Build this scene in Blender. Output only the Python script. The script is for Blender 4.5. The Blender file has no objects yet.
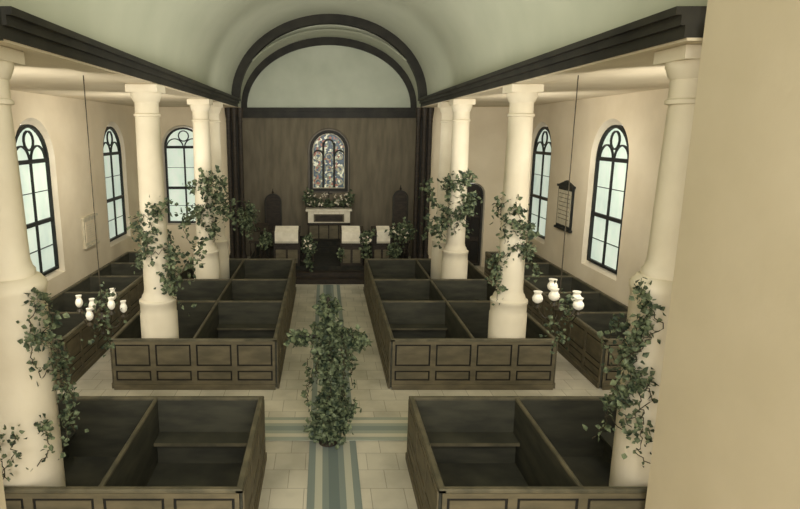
import bpy, math, random
from mathutils import Vector
random.seed(7)
sc=bpy.context.scene
sc.view_settings.view_transform='Standard'
sc.view_settings.exposure=0.0

def lin(c):
    r=[]
    for v in c:
        v/=255.0
        r.append(v/12.92 if v<=0.04045 else ((v+0.055)/1.055)**2.4)
    return (r[0],r[1],r[2],1)

def mat(name,c1,c2=None,scale=3.0,rough=0.8,emit=0.0,bump=0.0,detail=4,lo=0.35,hi=0.65,stretch=(1,1,1)):
    m=bpy.data.materials.new(name); m.use_nodes=True
    nt=m.node_tree; b=nt.nodes['Principled BSDF']
    b.inputs['Roughness'].default_value=rough
    b.inputs['Specular IOR Level'].default_value=0.25
    if c2 is None: c2=tuple(v*0.9 for v in c1)
    tc=nt.nodes.new('ShaderNodeTexCoord'); mp=nt.nodes.new('ShaderNodeMapping')
    mp.inputs['Scale'].default_value=stretch
    nt.links.new(tc.outputs['Object'],mp.inputs['Vector'])
    n=nt.nodes.new('ShaderNodeTexNoise'); n.inputs['Scale'].default_value=scale; n.inputs['Detail'].default_value=detail
    nt.links.new(mp.outputs['Vector'],n.inputs['Vector'])
    r=nt.nodes.new('ShaderNodeValToRGB')
    r.color_ramp.elements[0].position=lo; r.color_ramp.elements[0].color=lin(c2)
    r.color_ramp.elements[1].position=hi; r.color_ramp.elements[1].color=lin(c1)
    nt.links.new(n.outputs['Fac'],r.inputs['Fac'])
    nt.links.new(r.outputs['Color'],b.inputs['Base Color'])
    if emit>0:
        nt.links.new(r.outputs['Color'],b.inputs['Emission Color']); b.inputs['Emission Strength'].default_value=emit
    if bump>0:
        bp=nt.nodes.new('ShaderNodeBump'); bp.inputs['Strength'].default_value=bump; bp.inputs['Distance'].default_value=0.02
        n2=nt.nodes.new('ShaderNodeTexNoise'); n2.inputs['Scale'].default_value=scale*12
        nt.links.new(tc.outputs['Object'],n2.inputs['Vector'])
        nt.links.new(n2.outputs['Fac'],bp.inputs['Height']); nt.links.new(bp.outputs['Normal'],b.inputs['Normal'])
    return m

M={}
M['plaster']=mat('cream_plaster',(216,203,175),(204,190,161),0.8,0.9,bump=0.15)
M['gplaster']=mat('gallery_plaster',(212,199,171),(204,191,162),0.8,0.9,bump=0.1)
M['column']=mat('column_plaster',(222,212,187),(210,199,173),1.2,0.85,bump=0.1)
M['vault']=mat('vault_plaster',(186,188,166),(174,177,155),0.5,0.9)
M['tymp']=mat('tympanum_plaster',(192,196,177),(176,181,162),0.7,0.9)
M['trim']=mat('dark_trim',(52,50,42),(38,37,32),2,0.6)
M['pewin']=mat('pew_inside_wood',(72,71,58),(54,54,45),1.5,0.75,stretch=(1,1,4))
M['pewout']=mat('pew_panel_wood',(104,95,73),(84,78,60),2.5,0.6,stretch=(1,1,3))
M['pewdark']=mat('pew_groove_wood',(34,31,25),(27,26,22),2.5,0.7)
M['pewcap']=mat('pew_cap_rail',(104,97,76),(74,71,56),3,0.55)
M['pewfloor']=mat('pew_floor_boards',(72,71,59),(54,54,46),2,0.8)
M['chback']=mat('chancel_wall_paint',(120,111,92),(101,94,78),1.6,0.85,detail=8,stretch=(3,1,0.5))
M['carpet']=mat('chancel_carpet',(50,48,40),(36,36,32),6,0.95)
M['white']=mat('white_linen',(226,218,196),(210,201,178),5,0.9)
M['glass']=mat('frosted_window_glass',(192,202,186),(168,182,170),1.3,0.5,emit=0.85,lo=0.3,hi=0.62,stretch=(1,1,0.6))
M['frame']=mat('window_frame_paint',(42,44,40),(30,32,30),3,0.5)
M['leaf']=mat('ivy_leaf',(122,132,98),(38,50,36),9.0,0.6,detail=6,lo=0.38,hi=0.68)  # lighter noise tone paints in leaf highlights along with colour variety
M['stem']=mat('ivy_stem',(62,56,38),(44,40,28),8,0.8)
M['metal']=mat('dark_bronze',(64,56,40),(46,42,32),8,0.4)
M['globe']=mat('milk_glass',(240,234,214),(230,222,200),3,0.3,emit=0.15)
M['wood']=mat('dark_walnut',(56,48,38),(38,34,28),5,0.6,stretch=(1,1,3))
M['stone']=mat('tablet_marble',(200,190,162),(176,168,144),5,0.6)
M['flower']=mat('white_flower_petals',(236,228,204),(212,198,176),6,0.7)

def stained():
    m=bpy.data.materials.new('stained_glass'); m.use_nodes=True
    nt=m.node_tree; b=nt.nodes['Principled BSDF']
    tc=nt.nodes.new('ShaderNodeTexCoord'); v=nt.nodes.new('ShaderNodeTexVoronoi'); v.inputs['Scale'].default_value=11
    v.feature='F1'
    nt.links.new(tc.outputs['Object'],v.inputs['Vector'])
    r=nt.nodes.new('ShaderNodeValToRGB'); r.color_ramp.interpolation='CONSTANT'
    cols=[(56,70,78),(156,160,134),(98,106,88),(140,88,68),(206,204,178),(66,82,92)]
    el=r.color_ramp.elements
    el[0].color=lin(cols[0]); el[1].position=0.3; el[1].color=lin(cols[1])
    for p,c in zip((0.42,0.56,0.68,0.82),cols[2:]):
        e=el.new(p); e.color=lin(c)
    s=nt.nodes.new('ShaderNodeSeparateColor'); nt.links.new(v.outputs['Color'],s.inputs['Color'])
    nt.links.new(s.outputs[0],r.inputs['Fac'])
    nt.links.new(r.outputs['Color'],b.inputs['Base Color']); nt.links.new(r.outputs['Color'],b.inputs['Emission Color'])
    b.inputs['Emission Strength'].default_value=0.45; b.inputs['Roughness'].default_value=0.4
    return m
M['stained']=stained()

def tiles():
    m=bpy.data.materials.new('stone_floor_tiles'); m.use_nodes=True
    nt=m.node_tree; b=nt.nodes['Principled BSDF']; b.inputs['Roughness'].default_value=0.8
    tc=nt.nodes.new('ShaderNodeTexCoord'); br=nt.nodes.new('ShaderNodeTexBrick')
    br.offset=0.5; br.inputs['Scale'].default_value=1.0
    br.inputs['Brick Width'].default_value=0.5; br.inputs['Row Height'].default_value=0.5
    br.inputs['Mortar Size'].default_value=0.006
    br.inputs['Color1'].default_value=lin((208,200,177)); br.inputs['Color2'].default_value=lin((195,188,166))
    br.inputs['Mortar'].default_value=lin((160,153,134))
    nt.links.new(tc.outputs['Object'],br.inputs['Vector'])
    n=nt.nodes.new('ShaderNodeTexNoise'); n.inputs['Scale'].default_value=0.9; n.inputs['Detail'].default_value=8
    nt.links.new(tc.outputs['Object'],n.inputs['Vector'])
    r=nt.nodes.new('ShaderNodeValToRGB'); r.color_ramp.elements[0].position=0.36;r.color_ramp.elements[0].color=(0.6,0.6,0.58,1)
    r.color_ramp.elements[1].position=0.62; r.color_ramp.elements[1].color=(1,1,1,1)
    nt.links.new(n.outputs['Fac'],r.inputs['Fac'])
    mx=nt.nodes.new('ShaderNodeMixRGB'); mx.blend_type='MULTIPLY'; mx.inputs[0].default_value=0.8
    nt.links.new(br.outputs['Color'],mx.inputs[1]); nt.links.new(r.outputs['Color'],mx.inputs[2])
    nt.links.new(mx.outputs[0],b.inputs['Base Color'])
    return m
M['tiles']=tiles()

def stripes(name,axis,c0,width,A,B,C):
    m=bpy.data.materials.new(name); m.use_nodes=True
    nt=m.node_tree; b=nt.nodes['Principled BSDF']; b.inputs['Roughness'].default_value=0.95
    tc=nt.nodes.new('ShaderNodeTexCoord'); s=nt.nodes.new('ShaderNodeSeparateXYZ')
    nt.links.new(tc.outputs['Object'],s.inputs[0])
    mr=nt.nodes.new('ShaderNodeMapRange'); mr.inputs['From Min'].default_value=c0-width/2; mr.inputs['From Max'].default_value=c0+width/2
    nt.links.new(s.outputs[axis],mr.inputs['Value'])
    r=nt.nodes.new('ShaderNodeValToRGB'); r.color_ramp.interpolation='CONSTANT'
    A=lin(A); B=lin(B); C=lin(C)
    el=r.color_ramp.elements; el[0].color=A; el[1].position=0.14; el[1].color=B
    for p,c in ((0.28,A),(0.4,C),(0.6,A),(0.72,B),(0.86,A)):
        e=el.new(p); e.color=c
    nt.links.new(mr.outputs[0],r.inputs['Fac']); nt.links.new(r.outputs['Color'],b.inputs['Base Color'])
    return m
M['run1']=stripes('runner_stripes_long',0,-0.05,0.8,(122,131,121),(176,175,154),(102,113,106))
M['run2']=stripes('runner_stripes_cross',1,9.8,0.85,(150,155,138),(190,184,160),(128,137,126))

class MB:
    def __init__(s): s.v=[];s.f=[];s.m=[];s.s=[];s.mats=[]
    def mi(s,k):
        if k not in s.mats: s.mats.append(k)
        return s.mats.index(k)
    def add(s,vs,fs,k,smooth=False):
        o=len(s.v); s.v+= [tuple(v) for v in vs]; i=s.mi(k)
        for f in fs:
            s.f.append(tuple(o+j for j in f)); s.m.append(i); s.s.append(smooth)
    def box(s,x0,x1,y0,y1,z0,z1,k,T=None):
        vs=[(x0,y0,z0),(x1,y0,z0),(x1,y1,z0),(x0,y1,z0),(x0,y0,z1),(x1,y0,z1),(x1,y1,z1),(x0,y1,z1)]
        if T: vs=[T(*v) for v in vs]
        s.add(vs,[(0,3,2,1),(4,5,6,7),(0,1,5,4),(1,2,6,5),(2,3,7,6),(3,0,4,7)],k)
    def bevbox(s,x0,x1,y0,y1,z0,z1,k,b=0.015,T=None):
        vs=[(x0,y0,z0),(x1,y0,z0),(x1,y1,z0),(x0,y1,z0),(x0,y0,z1-b),(x1,y0,z1-b),(x1,y1,z1-b),(x0,y1,z1-b),
            (x0+b,y0+b,z1),(x1-b,y0+b,z1),(x1-b,y1-b,z1),(x0+b,y1-b,z1)]
        if T: vs=[T(*v) for v in vs]
        s.add(vs,[(0,3,2,1),(8,9,10,11),(0,1,5,4),(1,2,6,5),(2,3,7,6),(3,0,4,7),(4,5,9,8),(5,6,10,9),(6,7,11,10),(7,4,8,11)],k)
    def lathe(s,prof,cx,cy,k,seg=28,z0=0):
        vs=[];fs=[]
        for r,z in prof:
            for i in range(seg):
                a=2*math.pi*i/seg; vs.append((cx+r*math.cos(a),cy+r*math.sin(a),z+z0))
        for j in range(len(prof)-1):
            for i in range(seg):
                i2=(i+1)%seg; fs.append((j*seg+i,j*seg+i2,(j+1)*seg+i2,(j+1)*seg+i))
        fs.append(tuple(range(seg))[::-1]); fs.append(tuple((len(prof)-1)*seg+i for i in range(seg)))
        s.add(vs,fs,k,True)
    def tube(s,pts,r,k,seg=6):
        pts=[Vector(p) for p in pts]; vs=[];fs=[]
        for i,p in enumerate(pts):
            d=(pts[min(i+1,len(pts)-1)]-pts[max(i-1,0)]).normalized()
            up=Vector((0,0,1)) if abs(d.z)<0.9 else Vector((1,0,0))
            a=d.cross(up).normalized(); b=d.cross(a)
            rr=r[i] if isinstance(r,(list,tuple)) else r
            for j in range(seg):
                t=2*math.pi*j/seg; vs.append(p+a*rr*math.cos(t)+b*rr*math.sin(t))
        for i in range(len(pts)-1):
            for j in range(seg):
                j2=(j+1)%seg; fs.append((i*seg+j,i*seg+j2,(i+1)*seg+j2,(i+1)*seg+j))
        fs.append(tuple(range(seg))); fs.append(tuple((len(pts)-1)*seg+j for j in range(seg))[::-1])
        s.add(vs,fs,k,True)
    def obj(s,name):
        me=bpy.data.meshes.new(name); me.from_pydata(s.v,[],s.f)
        for k in s.mats: me.materials.append(M[k])
        me.polygons.foreach_set('material_index',s.m); me.polygons.foreach_set('use_smooth',s.s)
        me.update()
        try: me.set_sharp_from_angle(angle=math.radians(40))
        except Exception: pass
        o=bpy.data.objects.new(name,me); sc.collection.objects.link(o); return o

W=7.3; E=23.0; B=25.0; ZA=6.2; ZS=6.5
b=MB(); b.add([(-7.6,-1,0),(7.6,-1,0),(7.6,25.2,0),(-7.6,25.2,0)],[(0,1,2,3)],'tiles'); b.obj('floor')
b=MB(); b.box(-0.45,0.35,1.0,20.1,0.002,0.014,'run1'); b.obj('aisle_runner_carpet')
b=MB(); b.box(-5.5,5.5,9.38,10.22,0.016,0.026,'run2'); b.obj('cross_aisle_runner_carpet')

def outline(ac,w,zs,zt,n=16):
    r=w/2; zc=zt-r
    return [(ac+w/2,zs)]+[(ac+r*math.cos(math.pi*i/n),zc+r*math.sin(math.pi*i/n)) for i in range(n+1)]+[(ac-w/2,zs)]
SPL=0.16
def wall(name,T,a0,a1,z0,z1,ops,th,k='plaster',spl=SPL):
    b=MB()
    def layer(n,grow):
        x=a0
        for (ac,w,zs,zt) in sorted(ops):
            w2=w+2*grow; s2=zs-grow*0.8; t2=zt+grow
            l,r=ac-w2/2,ac+w2/2
            b.add([T(x,n,z0),T(l,n,z0),T(l,n,z1),T(x,n,z1)],[(0,1,2,3)],k)
            if s2>z0: b.add([T(l,n,z0),T(r,n,z0),T(r,n,s2),T(l,n,s2)],[(0,1,2,3)],k)
            o=outline(ac,w2,s2,t2)[1:-1]
            for p,q in zip(o[:-1],o[1:]):
                b.add([T(p[0],n,p[1]),T(q[0],n,q[1]),T(q[0],n,z1),T(p[0],n,z1)],[(0,1,2,3)],k)
            x=r
        b.add([T(x,n,z0),T(a1,n,z0),T(a1,n,z1),T(x,n,z1)],[(0,1,2,3)],k)
    layer(0,spl); layer(th,0)
    for (ac,w,zs,zt) in ops:
        o1=outline(ac,w+2*spl,zs-spl*0.8,zt+spl); o2=outline(ac,w,zs,zt)
        o1.append(o1[0]); o2.append(o2[0])
        for i in range(len(o1)-1):
            b.add([T(o1[i][0],0,o1[i][1]),T(o1[i+1][0],0,o1[i+1][1]),T(o2[i+1][0],th,o2[i+1][1]),T(o2[i][0],th,o2[i][1])],[(0,1,2,3)],'column' if k=='plaster' else k)
    b.add([T(a0,0,z1),T(a1,0,z1),T(a1,th,z1),T(a0,th,z1)],[(0,1,2,3)],k)
    return b.obj(name)

def ring(b,T,o1,o2,n0,n1,k,closed=True):
    if closed: o1=o1+[o1[0]]; o2=o2+[o2[0]]
    for i in range(len(o1)-1):
        p,q,r,s_=o1[i],o1[i+1],o2[i+1],o2[i]
        vs=[T(p[0],n0,p[1]),T(q[0],n0,q[1]),T(r[0],n0,r[1]),T(s_[0],n0,s_[1]),
            T(p[0],n1,p[1]),T(q[0],n1,q[1]),T(r[0],n1,r[1]),T(s_[0],n1,s_[1])]
        b.add(vs,[(0,1,2,3),(4,7,6,5),(0,4,5,1),(3,2,6,7)],k)

def window(name,T,ac,w,zs,zt,n,glass='glass'):
    b=MB(); r=w/2; zc=zt-r
    fr=0.075
    ring(b,T,outline(ac,w,zs,zt),outline(ac,w-2*fr,zs+fr,zt-fr),n-0.06,n+0.06,'frame')
    o=outline(ac,w-0.04,zs+0.02,zt-0.02)
    b.add([T(p[0],n+0.02,p[1]) for p in o],[tuple(range(len(o)))],glass)
    bx=lambda a0,a1,z0,z1,d=0.045: b.box(a0,a1,n-d,n+0.05,z0,z1,'frame',T)
    bx(ac-0.03,ac+0.03,zs,zc,0.03)
    bx(ac-r+fr/2,ac+r-fr/2,zc-0.05,zc+0.05,0.05)
    h=zc-zs
    bx(ac-r+fr/2,ac+r-fr/2,zs+h*0.47-0.05,zs+h*0.47+0.05,0.05)
    for f in (0.235,0.735):
        bx(ac-r+fr/2,ac+r-fr/2,zs+h*f-0.008,zs+h*f+0.008,0.02)
    def arc(cx,cz,rr,a0,a1,t=0.02,m=14):
        A=[(cx+(rr+t)*math.cos(a0+(a1-a0)*i/m),cz+(rr+t)*math.sin(a0+(a1-a0)*i/m)) for i in range(m+1)]
        C=[(cx+(rr-t)*math.cos(a0+(a1-a0)*i/m),cz+(rr-t)*math.sin(a0+(a1-a0)*i/m)) for i in range(m+1)]
        ring(b,T,A,C,n-0.03,n+0.04,'frame',False)
    arc(ac-r*0.46,zc,r*0.42,0,math.pi); arc(ac+r*0.46,zc,r*0.42,0,math.pi)
    arc(ac,zc+r*0.56,r*0.26,0,2*math.pi)
    return b.obj(name)

TL=lambda a,n,z:(-W-n,a,z)
TR=lambda a,n,z:(W+n,a,z)
TE=lambda a,n,z:(a,E+n,z)
TB=lambda a,n,z:(a,B+n,z)
zs,zt,ww=1.65,5.45,1.8
lw=[4.4,9.6,14.7,20.3]; rw=[4.9,10.2,15.75,20.8]  # first two per side are out of view, added for their glow
wall('wall_left',TL,-1,E+0.3,0,ZA,[(y,ww,zs,zt) for y in lw],0.3)
wall('wall_right',TR,-1,E+0.3,0,ZA,[(y,ww,zs,zt) for y in rw],0.3)
i=1
for y in lw: window('window_%d'%i,TL,y,ww,zs,zt,0.14); i+=1
for y in rw: window('window_%d'%i,TR,y,ww,zs,zt,0.14); i+=1
wall('wall_end_left',TE,-W,-3.4,0,ZA,[(-5.6,1.5,1.75,5.45)],0.3,spl=0.08)
window('window_%d'%i,TE,-5.6,1.5,1.75,5.45,0.12); i+=1
wall('wall_end_right',TE,3.4,W,0,ZA,[(5.6,0.9,0.02,3.3)],0.3,spl=0.05)
b=MB()
o=outline(5.6,0.9,0.02,3.3); b.add([TE(p[0],0.2,p[1]) for p in o],[tuple(range(len(o)))],'wood')
ring(b,TE,o,outline(5.6,0.74,0.1,3.22),0.1,0.22,'trim')
for z in (0.25,1.2,2.1):
    for x in (5.27,5.63): b.bevbox(x,x+0.3,E+0.14,E+0.2,z,z+0.75,'pewdark')
b.lathe([(0.01,-.03),(0.035,-.02),(0.04,0),(0.035,.02),(0.01,.03)],5.9,E+0.1,'metal',10,1.15)
b.obj('door_1')

def ell(a,bb,z0,n=40): return [(a*math.cos(math.pi*i/n),z0+bb*math.sin(math.pi*i/n)) for i in range(n+1)]
def vault(name,a,bb,z0,y0,y1,k):
    b=MB(); e=ell(a,bb,z0); n=len(e)
    b.add([(x,y0,z) for x,z in e]+[(x,y1,z) for x,z in e],[(j,j+1,n+j+1,n+j) for j in range(n-1)],k,True)
    return b.obj(name)
ZC=6.25
vault('ceiling_nave_vault',3.68,3.0,ZS,-1,E,'vault')
vault('ceiling_chancel_vault',3.6,2.75,ZC,E,B,'vault')
for s,nm in ((-1,'left'),(1,'right')):
    b=MB(); xa,xb=sorted((s*3.68,s*(W+0.35)))
    b.box(xa,xb,-1,E+0.3,ZA,ZA+0.15,'plaster'); b.obj('ceiling_aisle_'+nm)
for s,nm in ((-1,1),(1,2)):
    b=MB()
    def bx(x0,x1,z0,z1,k='trim',y0=6.3,y1=E):
        xa,xb=sorted((s*x0,s*x1)); b.box(xa,xb,y0,y1,z0,z1,k)
    bx(3.48,3.92,6.17,6.199,'plaster'); bx(3.45,3.68,6.199,6.32); bx(3.4,3.68,6.32,6.42); bx(3.34,3.68,6.42,6.5)
    if s<0: bx(3.45,3.68,6.17,6.5,y0=-1,y1=6.3)
    b.obj('trim_%d'%nm)
b=MB(); ring(b,lambda a,n,z:(a,E+n,z),ell(3.72,3.04,ZS),ell(3.38,2.68,ZS),-0.12,0.22,'trim',False)
b.obj('trim_3')
b=MB(); ring(b,TB,ell(3.6,2.75,ZC),ell(3.36,2.45,ZC),-0.1,0.0,'trim',False)
b.box(-3.6,3.6,B-0.12,B,5.84,ZC,'trim'); b.box(-3.6,3.6,B-0.2,B-0.12,6.12,ZC,'trim'); b.obj('trim_4')
b=MB(); ring(b,TE,ell(3.7,3.0,6.5),ell(3.58,2.74,ZC),0.2,0.21,'vault',False); b.obj('trim_5')
wall('wall_chancel_back',TB,-3.6,3.6,0,ZC,[(0.0,1.62,2.8,5.35)],0.25,'chback',spl=0.08)
b=MB(); e=ell(3.6,2.75,ZC); b.add([(x,B+0.001,z) for x,z in e],[tuple(range(len(e)))],'tymp'); b.obj('wall_tympanum')
for s,nm in ((-1,'left'),(1,'right')):
    b=MB(); xa,xb=sorted((s*3.6,s*3.75)); b.box(xa,xb,E+0.3,B+0.2,0,ZC,'chback'); b.obj('wall_chancel_'+nm)
b=MB(); w=1.62; r=w/2; z0_,z1_=2.8,5.35
o=outline(0,w,z0_,z1_)
ring(b,TB,o,outline(0,w-0.26,z0_+0.13,z1_-0.13),-0.02,0.14,'trim')
ring(b,TB,outline(0,w-0.28,z0_+0.14,z1_-0.14),outline(0,w-0.34,z0_+0.17,z1_-0.17),0.02,0.1,'stone')
b.add([TB(p[0],0.12,p[1]) for p in outline(0,w-0.05,z0_+0.02,z1_-0.02)],[tuple(range(19))],'stained')
for x in (-0.23,0.23): b.box(x-0.045,x+0.045,0.04,0.13,z0_+0.1,4.85,'trim',TB)
for cx,t in ((-0.45,4.4),(0,4.85),(0.45,4.4)):
    ring(b,TB,outline(cx,0.46,t-0.3,t+0.15)[1:-1],outline(cx,0.34,t-0.3,t+0.08)[1:-1],0.04,0.13,'trim',False)
for cx in (-0.45,0,0.45):
    for cz in (3.2,3.75,4.25):
        ring(b,TB,[(cx+.14*math.cos(2*math.pi*j/14),cz+.14*math.sin(2*math.pi*j/14)) for j in range(14)],[(cx+.1*math.cos(2*math.pi*j/14),cz+.1*math.sin(2*math.pi*j/14)) for j in range(14)],0.09,0.125,'stone')
b.obj('window_%d'%i)

for s in (-1,1):
    b=MB()
    xa,xb=sorted((s*3.32,s*3.9)); b.box(xa,xb,E-0.16,E-0.01,0.0,6.16,'trim')
    for dx,dy in ((3.36,-0.24),(3.58,-0.3),(3.8,-0.24)):
        prof=[(0.13,0),(0.13,0.5),(0.1,0.55),(0.085,0.65),(0.08,5.6),(0.1,5.66),(0.085,5.72),(0.12,5.95),(0.13,6.1),(0.13,6.165)]
        b.lathe(prof,s*dx,E+dy,'wood',16)
    b.obj('chancel_arch_pilaster')

def column(x,y,near=False):
    b=MB()
    if near:
        p=[(0.40,0),(0.40,3.4),(0.42,3.43),(0.42,3.5),(0.40,3.53),(0.36,3.58),(0.31,3.6),(0.31,3.66),(0.28,3.7),(0.26,3.78)]; zb=3.78
    else:
        p=[(0.385,0),(0.385,1.52),(0.37,1.55),(0.37,1.74),(0.385,1.76),(0.385,1.82),(0.34,1.85),(0.32,1.92),(0.285,1.97),(0.27,2.05)]; zb=2.05
    r0=0.255 if near else 0.27
    for t in range(1,9):
        z=zb+t*(5.56-zb)/8; p.append((r0-0.035*(t/8)**1.5,z))
    p+=[(0.26,5.57),(0.26,5.61),(0.23,5.63),(0.23,5.83),(0.25,5.85),(0.275,5.92),(0.295,5.97),(0.295,6.02)]
    b.lathe(p,x,y,'column',36)
    b.bevbox(x-0.305,x+0.305,y-0.305,y+0.305,6.02,6.168,'column',0.01)
    return b.obj('plaster_column')
CX=3.7
NL,NR=-3.95,3.9
column(NL,6.8,True); column(NR,6.8,True)
for y in (12.0,17.2,18.9):
    for s in (-1,1): column(s*CX,y)
b=MB(); b.box(3.55,3.75,-1,6.15,0,6.9,'gplaster'); b.obj('wall_gallery_right')
b=MB(); b.box(-3.75,-3.55,-1,5.55,0,6.17,'plaster'); b.obj('wall_gallery_left')

def panels(b,T,a0,a1,h,n0=0.0):
    L=a1-a0; n=max(1,round(L/0.84)); pw=L/n
    d=-0.022
    b.box(a0,a1,-0.004,0.0,0.0,h,'pewdark',T)
    rows=[(0.2,0.42),(0.52,0.99)]
    for z0,z1 in ((0,0.2),(0.42,0.52),(0.99,h)):
        b.box(a0,a1,d,-0.001,z0,z1,'pewout',T)
    b.box(a0,a1,d-0.02,d,0.0,0.12,'pewout',T)
    for j in range(n+1):
        c=a0+j*pw; l=max(a0,c-0.055); r=min(a1,c+0.055)
        for z0,z1 in rows: b.box(l,r,d,-0.001,z0,z1,'pewout',T)
    for j in range(n):
        l=a0+j*pw+0.055; r=l+pw-0.11
        for z0,z1 in rows:
            b.box(l+0.035,r-0.035,d*0.8,-0.002,z0+0.035,z1-0.035,'pewout',T)
def pew_block(x0,x1,y0,y1,xd,yd,h=1.1,outer=None):
    b=MB(); t=0.03
    def wl(xa,xb,ya,yb):
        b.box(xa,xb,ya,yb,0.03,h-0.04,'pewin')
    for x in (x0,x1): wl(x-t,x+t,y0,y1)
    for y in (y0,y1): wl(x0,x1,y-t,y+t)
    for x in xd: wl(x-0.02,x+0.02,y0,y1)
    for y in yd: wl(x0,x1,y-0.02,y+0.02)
    c=0.042
    for x in (x0,x1): b.bevbox(x-c,x+c,y0-c,y1+c,h-0.045,h,'pewcap')
    for x in xd: b.bevbox(x-0.03,x+0.03,y0,y1,h-0.045,h-0.002,'pewcap')
    for y in (y0,y1): b.bevbox(x0-c,x1+c,y-c,y+c,h-0.045,h-0.001,'pewcap')
    for y in yd: b.bevbox(x0,x1,y-0.028,y+0.028,h-0.045,h-0.003,'pewcap')
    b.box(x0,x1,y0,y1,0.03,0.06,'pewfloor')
    panels(b,lambda a,n,z:(a,y0-t+n,z),x0,x1,h-0.045)
    panels(b,lambda a,n,z:(x0-t+n,a,z),y0,y1,h-0.045)
    panels(b,lambda a,n,z:(x1+t-n,a,z),y0,y1,h-0.045)
    xs=[x0]+xd+[x1]; ys=[y0]+yd+[y1]
    for a in range(len(xs)-1):
        for k in range(len(ys)-1):
            xl,xr,ya,yb=xs[a]+t,xs[a+1]-t,ys[k]+t,ys[k+1]-t
            isout=(outer=='r' and a==len(xs)-2) or (outer=='l' and a==0)
            if isout:
                if outer=='r': p,q=xr-0.3,xr
                else: p,q=xl,xl+0.3
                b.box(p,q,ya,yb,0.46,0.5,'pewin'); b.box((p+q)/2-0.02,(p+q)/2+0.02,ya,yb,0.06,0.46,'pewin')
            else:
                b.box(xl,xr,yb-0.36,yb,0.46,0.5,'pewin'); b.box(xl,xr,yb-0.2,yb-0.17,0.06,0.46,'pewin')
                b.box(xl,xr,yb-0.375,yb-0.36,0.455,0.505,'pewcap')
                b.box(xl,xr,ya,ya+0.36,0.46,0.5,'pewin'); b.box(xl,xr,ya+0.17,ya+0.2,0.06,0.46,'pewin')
    return b.obj('box_pew')
XI,XO,XM=1.21,4.57,2.89
for s in (-1,1):
    x0,x1=sorted((s*XI,s*XO)); o='l' if s<0 else 'r'
    pew_block(x0,x1,11.54,19.4,[s*XM],[14.35,16.6],outer=o)
    pew_block(x0,x1,6.34,8.82,[s*XM],[],outer=o)
    x0,x1=sorted((s*5.6,s*(W-0.12)))
    pew_block(x0,x1,11.54,20.6,[],[13.4,15.2,17.0,18.8])
    pew_block(x0,x1,6.4,8.82,[],[])

HW=3.05
b=MB()
b.box(-HW,HW,20.2,20.55,0,0.17,'wood'); b.box(-HW,HW,20.55,20.9,0,0.34,'wood')
b.box(-HW,HW,20.9,B-0.02,0,0.5,'carpet')
b.box(-1.9,1.9,23.3,24.96,0.5,0.7,'carpet'); b.box(-1.6,1.6,23.6,24.96,0.7,0.9,'carpet'); b.obj('chancel_platform')
b=MB()
b.box(-0.85,0.85,24.1,24.85,0.902,1.55,'wood')
for k in range(4): b.bevbox(-0.8+k*0.41,-0.8+k*0.41+0.36,24.06,24.1,0.95,1.5,'pewout')
b.box(-0.88,0.88,24.0,24.88,1.52,2.1,'wood'); b.box(-0.86,0.86,23.975,24.0,1.62,2.1,'white')
b.bevbox(-0.95,0.95,23.93,24.9,2.1,2.18,'white',0.02)
for k in range(9): b.box(-0.86+k*0.215,-0.86+k*0.215+0.01,23.965,23.976,1.62,2.1,'stone')
b.box(-0.62,0.62,23.955,23.97,1.66,1.98,'pewout'); b.box(-0.56,0.56,23.945,23.956,1.7,1.94,'wood')
b.box(-0.9,0.9,24.6,24.88,2.18,2.38,'wood')
b.box(-0.025,0.025,24.7,24.75,2.38,2.95,'metal'); b.box(-0.15,0.15,24.7,24.75,2.72,2.77,'metal')
b.obj('altar')
for s in (-1,1):
    b=MB(); xa,xb=sorted((s*0.55,s*3.0))
    b.bevbox(xa,xb,21.55,21.67,1.22,1.3,'wood'); b.box(xa,xb,21.57,21.65,0.502,0.58,'wood')
    n=13
    for k in range(n+1):
        x=xa+0.06+(xb-xa-0.12)*k/n
        b.lathe([(0.03,0),(0.03,0.06),(0.018,0.1),(0.04,0.25),(0.03,0.36),(0.016,0.46),(0.022,0.6),(0.03,0.66)],x,21.61,'wood',8,0.57)
    b.obj('communion_rail')
def desk(x,w,fall,y=20.95,zt=1.85,zb=0.502):
    b=MB()
    b.box(x-w/2,x-w/2+0.04,y,y+0.4,zb,zt-0.1,'wood'); b.box(x+w/2-0.04,x+w/2,y,y+0.4,zb,zt-0.1,'wood')
    b.box(x-w/2,x+w/2,y+0.02,y+0.06,zb,zt-0.12,'wood')
    for k in range(2):
        b.bevbox(x-w/2+0.08+k*(w/2-0.04),x-w/2+k*(w/2-0.04)+w/2-0.04,y-0.005,y+0.02,zb+0.1,zt-0.75,'pewout')
    vs=[(x-w/2-.03,y-.04,zt-.1),(x+w/2+.03,y-.04,zt-.1),(x+w/2+.03,y+.44,zt+.05),(x-w/2-.03,y+.44,zt+.05)]
    vs+=[(a,c,z-0.04) for a,c,z in vs]
    b.add(vs,[(0,1,2,3),(4,7,6,5),(0,4,5,1),(1,5,6,2),(2,6,7,3),(3,7,4,0)],'wood')
    for f0,f1 in fall:
        b.box(x+f0,x+f1,y-0.065,y-0.045,zt-0.5,zt-0.08,'white')
        v=[(x+f0,y-.065,zt-.09),(x+f1,y-.065,zt-.09),(x+f1,y+.4,zt+.06),(x+f0,y+.4,zt+.06)]
        b.add(v,[(0,1,2,3)],'white')
        b.box(x+f0,x+f1,y-0.07,y-0.064,zt-0.47,zt-0.45,'pewout')
    return b.obj('prayer_desk')
desk(-1.55,0.95,[(-0.42,0.42)]); desk(0.8,0.8,[(-0.36,0.3)]); desk(1.9,0.7,[(-0.2,0.28)])
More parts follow.
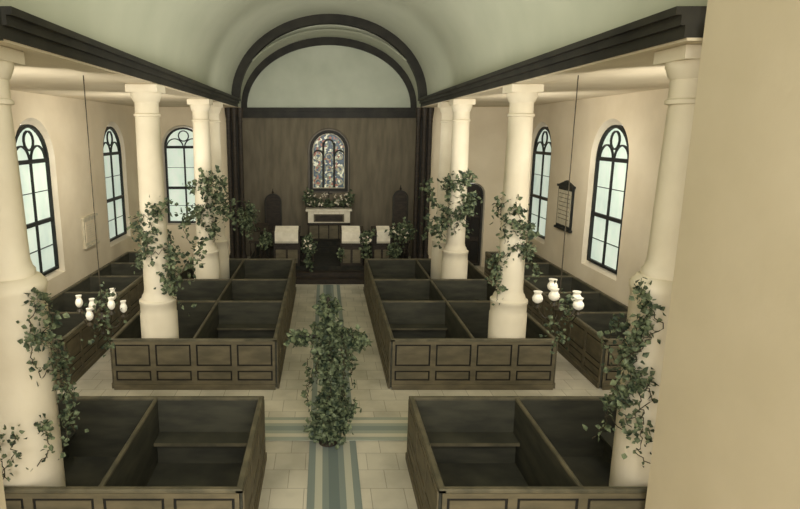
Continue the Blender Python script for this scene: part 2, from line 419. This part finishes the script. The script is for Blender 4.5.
def chair(x,y,h,w=0.6,z0=0.502):
    b=MB()
    for dx in (-w/2,w/2-0.05):
        b.box(x+dx,x+dx+0.05,y-0.25,y-0.2,z0,z0+0.7,'wood'); b.box(x+dx,x+dx+0.05,y+0.2,y+0.25,z0,z0+h*0.7,'wood')
        b.box(x+dx,x+dx+0.05,y-0.27,y+0.2,z0+0.68,z0+0.73,'wood')
    b.bevbox(x-w/2,x+w/2,y-0.25,y+0.25,z0+0.4,z0+0.5,'wood')
    o=outline(x,w,z0+0.5,z0+h)
    T=lambda a,n,z:(a,y+n,z)
    b.add([T(p[0],0.2,p[1]) for p in o]+[T(p[0],0.24,p[1]) for p in o],[tuple(range(19)),tuple(range(19,38))[::-1]],'wood')
    ring(b,T,o,outline(x,w-0.12,z0+0.56,z0+h-0.06),0.15,0.26,'trim')
    b.lathe([(0.03,0),(0.05,0.05),(0.02,0.1),(0.01,0.2)],x,y+0.2,'wood',8,z0+h)
    return b.obj('clergy_chair')
chair(-2.3,24.0,2.3,0.7); chair(2.72,22.3,2.6,0.6)
b=MB()
b.lathe([(0.25,0),(0.25,0.05),(0.1,0.12),(0.05,0.25),(0.06,0.7),(0.09,0.75),(0.05,0.82),(0.08,1.1)],-2.6,22.3,'wood',16,0.502)
b.add([(-2.85,22.1,1.6),(-2.35,22.1,1.6),(-2.35,22.5,1.85),(-2.85,22.5,1.85),(-2.85,22.1,1.56),(-2.35,22.1,1.56),(-2.35,22.5,1.81),(-2.85,22.5,1.81)],[(0,1,2,3),(4,7,6,5),(0,4,5,1),(1,5,6,2),(2,6,7,3),(3,7,4,0)],'wood')
b.obj('lectern')

def tablet(T,ac,w,z0,z1,k,k2,gable=True):
    b=MB(); b.box(ac-w/2,ac+w/2,-0.06,-0.002,z0,z1,k,T)
    b.box(ac-w/2+0.07,ac+w/2-0.07,-0.075,-0.06,z0+0.09,z1-0.09,k2,T)
    b.box(ac-w/2-0.05,ac+w/2+0.05,-0.1,-0.002,z1,z1+0.07,k,T); b.box(ac-w/2-0.05,ac+w/2+0.05,-0.1,-0.002,z0-0.07,z0,k,T)
    if gable:
        vs=[T(ac-w/2,-0.06,z1+.07),T(ac+w/2,-0.06,z1+.07),T(ac,-0.06,z1+.22),T(ac-w/2,-0.002,z1+.07),T(ac+w/2,-0.002,z1+.07),T(ac,-0.002,z1+.22)]
        b.add(vs,[(0,1,2),(0,2,5,3),(1,4,5,2)],k)
    for j in range(7):
        z=z1-0.2-j*(z1-z0-0.35)/7; b.box(ac-w/2+0.14,ac+w/2-0.14,-0.079,-0.074,z-0.01,z+0.01,'stone' if not gable else 'pewcap',T)
    return b.obj('memorial_tablet')
tablet(TR,18.2,1.1,2.35,3.6,'frame','stone')
tablet(TL,17.6,0.95,1.95,2.75,'stone','plaster',False)

def lamp(x,y,z,n=5,sc_=1.0):
    b=MB(); b.tube([(x,y,z+0.2),(x,y,ZA-0.035)],0.009,'metal')
    b.lathe([(0.02,-0.32),(0.05,-0.27),(0.03,-0.2),(0.08,-0.08),(0.1,0),(0.06,0.06),(0.03,0.12),(0.05,0.17),(0.02,0.25)],x,y,'metal',16,z)
    for j in range(n):
        a=2*math.pi*j/n+0.3; ca,sa=math.cos(a),math.sin(a)
        pts=[]; up=0.16 if j%2 else 0.0
        for q in range(9):
            t=q/8; rr=0.05+0.31*t; zz=z-0.05-0.16*math.sin(math.pi*t*0.9)+(0.1+up)*t*t
            pts.append((x+rr*ca,y+rr*sa,zz))
        b.tube(pts,0.012,'metal')
        ex,ey,ez=pts[-1]
        b.lathe([(0.02,-0.01),(0.06,0.0),(0.05,0.02),(0.03,0.05),(0.035,0.08)],ex,ey,'metal',12,ez)
        b.lathe([(0.03*sc_,0.08),(0.07*sc_,0.11),(0.085*sc_,0.16),(0.075*sc_,0.2),(0.05*sc_,0.24),(0.07*sc_,0.29),(0.055*sc_,0.29)],ex,ey,'globe',16,ez)
    return b.obj('hanging_oil_lamp')
lamp(-4.1,9.95,2.05,6,0.75); lamp(3.92,9.95,2.22,5,1.1)

def leaf(b,p,size,k='leaf'):
    d=Vector((random.gauss(0,1),random.gauss(0,1),random.gauss(-0.3,0.8))).normalized()
    u=d.cross(Vector((random.gauss(0,1),random.gauss(0,1),random.gauss(0,1)))).normalized()
    nrm=d.cross(u); p=Vector(p); L=size; w=size*0.42
    vs=[p,p+d*L*0.35+u*w+nrm*0.15*L,p+d*L*0.7+u*w*0.6+nrm*0.1*L,p+d*L,p+d*L*0.7-u*w*0.6+nrm*0.1*L,p+d*L*0.35-u*w+nrm*0.15*L]
    b.add(vs,[(0,1,2,3),(0,3,4,5)],k)
def blob(b,c,r,n,size,k='leaf',shell=0.55):
    for _ in range(n):
        v=Vector((random.gauss(0,1),random.gauss(0,1),random.gauss(0,1))).normalized()*(shell+(1-shell)*random.random()**0.7)*(0.8+0.35*random.random())
        leaf(b,(c[0]+v.x*r[0],c[1]+v.y*r[1],c[2]+v.z*r[2]),size*random.uniform(0.6,1.3),k)
def vine(b,pts,n,size,spread):
    P=[Vector(p) for p in pts]; Q=[]
    for i in range(len(P)-1):
        for t in range(6):
            Q.append(P[i].lerp(P[i+1],t/6)+Vector([random.gauss(0,0.02) for _ in range(3)]))
    Q.append(P[-1]); b.tube(Q,0.006,'stem',5)
    for _ in range(n):
        q=random.choice(Q)
        leaf(b,q+Vector([random.gauss(0,spread) for _ in range(3)]),size*random.uniform(0.6,1.3))
def col_ivy(x,y,z0,z1,n,size,rad=0.3,lumps=4,dx=0,turns=2.0,lr=0.25,ph=0,ar=(-math.pi,0),spiral=0.45):
    b=MB(); pts=[]
    if spiral>0:
        for i in range(22):
            t=i/21; a=ph+turns*2*math.pi*t; pts.append((x+(rad+0.05)*math.cos(a),y+(rad+0.05)*math.sin(a),z0+(z1-z0)*t))
        vine(b,pts,int(n*spiral),size,0.08)
    for q in range(lumps):
        t=(q+random.random())/lumps; a=random.uniform(*ar)
        c=(x+dx*random.random()+(rad+lr*0.6)*math.cos(a),y+(rad+lr*0.6)*math.sin(a),z0+(z1-z0)*t)
        blob(b,c,(lr,lr*0.8,lr*1.2),int(n*(1-spiral)/lumps),size,shell=0.2)
        vine(b,[c,(c[0]+random.gauss(0,.1),c[1]-0.03,c[2]-0.25),(c[0]+random.gauss(0,.14),c[1]-0.03,c[2]-0.5)],16,size,0.05)
    return b.obj('ivy_garland')
col_ivy(-CX,12.0,2.2,3.85,560,0.11,0.28,9,dx=0.6,lr=0.22)
col_ivy(CX,12.0,2.3,3.95,420,0.1,0.28,8,dx=0.05,lr=0.17,ph=1,turns=1.5)
col_ivy(-CX,17.2,2.5,4.1,520,0.14,0.3,8,dx=0.9,lr=0.32)
col_ivy(CX,17.2,2.4,4.1,620,0.14,0.3,9,dx=-0.9,lr=0.34)
col_ivy(NL,6.8,1.65,3.5,340,0.075,0.42,13,lr=0.13,ar=(-0.9,0.5),spiral=0.0)
col_ivy(NL,6.8,1.5,1.9,50,0.06,0.42,3,lr=0.14,ar=(-1.9,-1.2),spiral=0.0)
col_ivy(NR,6.8,1.75,3.5,440,0.08,0.42,14,lr=0.14,ar=(-3.3,-2.1),spiral=0.0)
for s in (-1,1):
    b=MB(); x_=-4.05 if s<0 else 3.92
    vine(b,[(x_,9.95,2.5),(x_+.12,9.9,2.3),(x_-.05,9.85,2.0),(x_+.1,9.85,1.6)],110,0.09,0.12)
    b.obj('ivy_garland')
b=MB(); cx,cy=-0.13,9.3
b.lathe([(0.16,0),(0.16,0.04),(0.08,0.1),(0.05,0.2),(0.04,2.5),(0.02,2.6)],cx,cy,'wood',14,0.027)
b.tube([(cx-0.5,cy,1.95),(cx+0.5,cy,1.95)],0.03,'wood')
for c,r,n in (((cx,cy,2.42),(0.18,0.18,0.24),240),((cx,cy,1.98),(0.34,0.28,0.28),420),((cx-0.47,cy,1.93),(0.2,0.18,0.14),200),((cx+0.46,cy,1.88),(0.24,0.2,0.18),240),
              ((cx,cy,1.5),(0.22,0.2,0.35),340),((cx+0.06,cy,1.05),(0.2,0.2,0.35),320),((cx+0.08,cy,0.66),(0.42,0.36,0.28),520),((cx,cy,0.3),(0.4,0.36,0.22),480)):
    blob(b,c,r,n,0.1,shell=0.25)
for _ in range(18):
    a=random.uniform(0,6.28); r0=random.uniform(0.1,0.26)
    zt_=random.uniform(1.3,2.1); sx=cx+r0*1.4*math.cos(a); sy=cy+r0*math.sin(a)
    vine(b,[(sx,sy,zt_),(sx+0.12*math.cos(a),sy+0.1*math.sin(a),zt_-0.3),(sx+0.12*math.cos(a),sy,zt_-0.6)],14,0.1,0.04)
b.obj('ivy_covered_cross_stand')
def clump(name,parts,size):
    b=MB()
    for c,r,n in parts: blob(b,c,r,n,size,shell=0.15)
    for c,r,n in parts: vine(b,[(c[0],c[1],c[2]+r[2]*0.5),(c[0]+.05,c[1]-.02,c[2]),(c[0],c[1],c[2]-r[2])],8,size,0.05)
    return b.obj(name)
clump('altar_greenery',[((-0.6,24.3,2.45),(0.4,0.2,0.2),150),((0,24.3,2.38),(0.4,0.2,0.14),130),((0.6,24.3,2.45),(0.4,0.2,0.2),150),((-0.85,24.2,2.7),(0.22,0.15,0.32),90),((0.85,24.2,2.65),(0.22,0.15,0.27),90)],0.13)
b=MB()
for _ in range(34):
    x=random.uniform(-0.9,0.9); z=random.uniform(2.35,2.85); blob(b,(x,24.08,z),(0.035,0.03,0.035),6,0.06,'flower')
b.obj('altar_flowers')
def flowers(b,c,r,n):
    for _ in range(n): blob(b,(c[0]+random.uniform(-r,r),c[1]-0.12,c[2]+random.uniform(-r,r)),(0.03,0.03,0.03),5,0.06,'flower')
clump('potted_palm_greenery',[((-0.75,20.75,1.3),(0.28,0.2,0.45),170),((-0.75,20.7,0.7),(0.15,0.12,0.3),60)],0.13)
clump('potted_palm_greenery',[((2.6,20.7,1.8),(0.5,0.2,0.4),300),((2.3,20.7,1.1),(0.3,0.18,0.4),140)],0.14)
clump('potted_palm_greenery',[((1.3,20.7,1.2),(0.2,0.12,0.45),110),((1.35,20.75,1.7),(0.3,0.12,0.2),90),((0.4,20.7,1.0),(0.14,0.1,0.3),50)],0.12)
clump('potted_palm_greenery',[((-2.3,20.7,1.5),(0.25,0.2,0.35),130),((-2.9,21.1,2.2),(0.35,0.3,0.7),260)],0.14)
b=MB(); flowers(b,(-0.75,20.65,1.35),0.2,8); flowers(b,(1.35,20.7,1.5),0.2,8); flowers(b,(2.5,20.6,1.75),0.3,8); b.obj('chancel_flowers')

LC=(1,0.96,0.89)
w=bpy.data.worlds.new('World'); sc.world=w; w.use_nodes=True
w.node_tree.nodes['Background'].inputs[0].default_value=(1.0,0.96,0.89,1)
w.node_tree.nodes['Background'].inputs[1].default_value=1.6
def sun(rx,rz,st,ang):
    l=bpy.data.lights.new('sun','SUN'); l.energy=st; l.angle=math.radians(ang); l.color=LC
    o=bpy.data.objects.new('sun_light',l); o.rotation_euler=(math.radians(rx),0,math.radians(rz)); o.location=(0,-6,9); sc.collection.objects.link(o)
sun(70,0,1.6,45)
def area(loc,d,sx,sy,e,name='nave_fill_light'):
    l=bpy.data.lights.new('area','AREA'); l.shape='RECTANGLE'; l.size=sx; l.size_y=sy; l.energy=e; l.color=LC
    o=bpy.data.objects.new(name,l); o.location=loc
    o.rotation_euler=Vector(d).to_track_quat('-Z','Y').to_euler(); sc.collection.objects.link(o)
area((0,-1.5,7.2),(0,0.9,-0.45),6,3,330)  # added fill from behind the camera, not a church lamp
area((0,11.5,5.3),(0,0.25,0.97),5,11,330)  # added upward fill to even out the vault, no real source
area((0,18.0,5.6),(0,1,-0.05),4,1.6,110)  # added fill toward the chancel
for s in (-1,1):  # added fills that brighten the aisle walls, no such lamps hang there
    area((s*4.5,8.5,4.6),(s*0.6,0.8,-0.2),1.4,1.6,135,'aisle_fill_light')
    area((s*4.5,14.6,4.6),(s*0.6,0.8,-0.15),1.2,1.6,95,'aisle_fill_light')

cam=bpy.data.cameras.new('camera'); co=bpy.data.objects.new('camera',cam); sc.collection.objects.link(co)
co.location=(-0.2,0,5.26); co.rotation_euler=(math.radians(90-11.7),0,0)
cam.sensor_width=36; cam.lens=590/800*36; cam.shift_x=0.095; cam.clip_end=200
sc.camera=co
